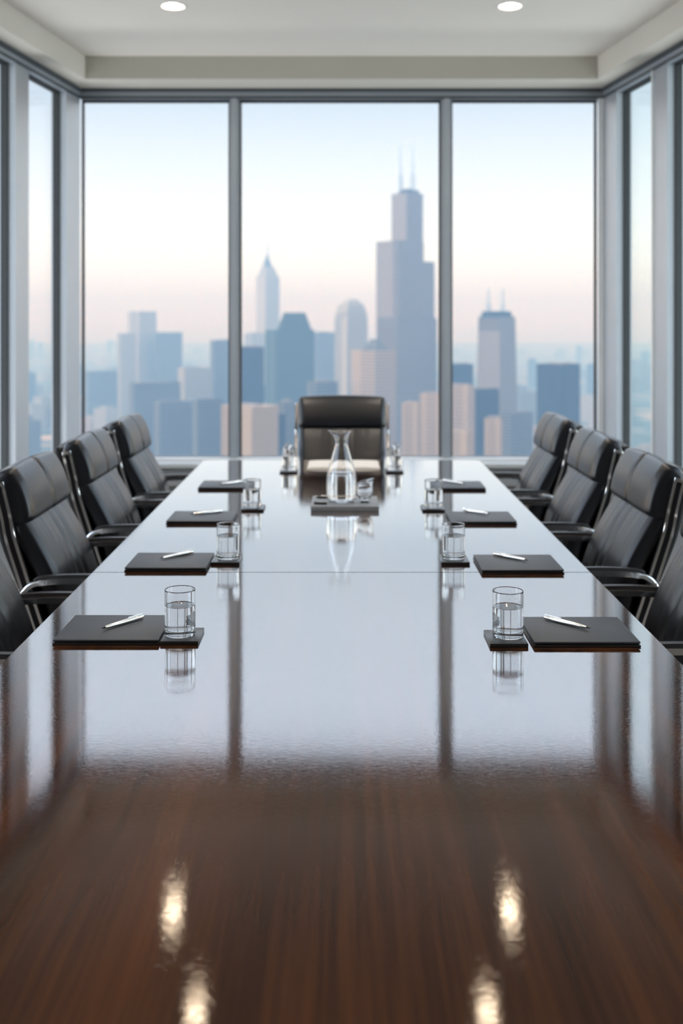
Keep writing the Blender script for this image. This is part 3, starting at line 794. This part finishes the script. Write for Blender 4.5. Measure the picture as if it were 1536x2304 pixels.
try: m.cycles.homogeneous_volume = True
except Exception: pass
tag(obj('haze', b, m), 'pale blue haze hanging over the whole distant city', 'haze', kind='stuff')

# ------------------------------------------------------------------ sky, sun, camera
w = bpy.data.worlds.new('sky'); SC.world = w; w.use_nodes = True; nt = w.node_tree; nt.nodes.clear(); L = nt.links.new
out = nt.nodes.new('ShaderNodeOutputWorld'); bg = nt.nodes.new('ShaderNodeBackground'); L(bg.outputs[0], out.inputs[0])
tc = nt.nodes.new('ShaderNodeTexCoord'); sp_ = nt.nodes.new('ShaderNodeSeparateXYZ'); L(tc.outputs['Generated'], sp_.inputs[0])
mr = nt.nodes.new('ShaderNodeMapRange'); mr.inputs['From Min'].default_value = -.2; mr.inputs['From Max'].default_value = 1.0; L(sp_.outputs['Z'], mr.inputs['Value'])
rp = nt.nodes.new('ShaderNodeValToRGB'); L(mr.outputs[0], rp.inputs['Fac']); cr = rp.color_ramp
SS = 5.0; SIDE_FILL = 7.6
stops = [(-.20, (.50, .52, .55)), (-.03, (.60, .62, .66)), (0.0, (1.48, 1.56, 1.46)), (.06, (1.36, 1.49, 1.55)), (.12, (1.07, 1.17, 1.27)), (.205, (.67, .78, .91)),
         (.245, (.88, 1.02, 1.22)), (.30, (1.35, 1.62, 2.05)), (.37, (2.4, 2.9, 3.8)), (.47, (2.2, 2.7, 3.6)), (.60, (1.1, 1.35, 1.7)), (1.0, (.7, .95, 1.3))]
cr.elements[0].position = 0; cr.elements[1].position = 1
for i, (z, c) in enumerate(stops):
    pos = (z+.2)/1.2
    e = cr.elements[0] if i == 0 else (cr.elements[-1] if i == len(stops)-1 else cr.elements.new(pos))
    e.position = pos; e.color = (*[k/SS for k in c], 1)
L(rp.outputs['Color'], bg.inputs['Color'])
# added fill: unseen low sky to the sides brightened to light the room
az = nt.nodes.new('ShaderNodeMapRange'); az.interpolation_type = 'SMOOTHSTEP'
az.inputs['From Min'].default_value = .90; az.inputs['From Max'].default_value = .45; az.inputs['To Min'].default_value = 0; az.inputs['To Max'].default_value = 1
ab = nt.nodes.new('ShaderNodeMath'); ab.operation = 'ABSOLUTE'; L(sp_.outputs['Y'], ab.inputs[0]); L(ab.outputs[0], az.inputs['Value'])
lo = nt.nodes.new('ShaderNodeMapRange'); lo.interpolation_type = 'SMOOTHSTEP'
lo.inputs['From Min'].default_value = -.02; lo.inputs['From Max'].default_value = .40; lo.inputs['To Min'].default_value = SIDE_FILL-1; lo.inputs['To Max'].default_value = 0.3
L(sp_.outputs['Z'], lo.inputs['Value'])
mu = nt.nodes.new('ShaderNodeMath'); mu.operation = 'MULTIPLY'; L(az.outputs[0], mu.inputs[0]); L(lo.outputs[0], mu.inputs[1])
mm = nt.nodes.new('ShaderNodeMath'); mm.operation = 'MULTIPLY_ADD'; mm.inputs[1].default_value = SS; mm.inputs[2].default_value = SS
L(mu.outputs[0], mm.inputs[0]); L(mm.outputs[0], bg.inputs['Strength'])
sd = bpy.data.lights.new('sun', 'SUN'); sd.energy = 4.4; sd.angle = R(2); sd.color = (1.0, .89, .76)
so = bpy.data.objects.new('sun', sd); C.objects.link(so)
dirv = Vector((.95, .32, -math.tan(R(55)))); so.rotation_euler = dirv.to_track_quat('-Z', 'Y').to_euler(); so.location = (-20, -5, 30)

cam = bpy.data.cameras.new('camera'); co = bpy.data.objects.new('camera', cam); C.objects.link(co); SC.camera = co
co.location = (0, 0, CZ); co.rotation_euler = (PI/2, 0, 0)
cam.sensor_fit = 'HORIZONTAL'; cam.sensor_width = 24; cam.lens = 24*F/1536
cam.shift_y = -(1152-HY)/1536
cam.clip_end = 30000; cam.clip_start = .05
cam.dof.use_dof = True; cam.dof.focus_distance = 2.3; cam.dof.aperture_fstop = (cam.lens/1000)/.0120

SC.view_settings.view_transform = 'Standard'; SC.view_settings.look = 'None'; SC.view_settings.gamma = 1; SC.view_settings.exposure = 0
cy = SC.cycles
cy.max_bounces = 14; cy.diffuse_bounces = 4; cy.glossy_bounces = 4; cy.transmission_bounces = 12; cy.transparent_max_bounces = 16; cy.volume_bounces = 0
cy.use_denoising = True; cy.adaptive_threshold = 0.015; cy.sample_clamp_indirect = 6; cy.blur_glossy = 0.5
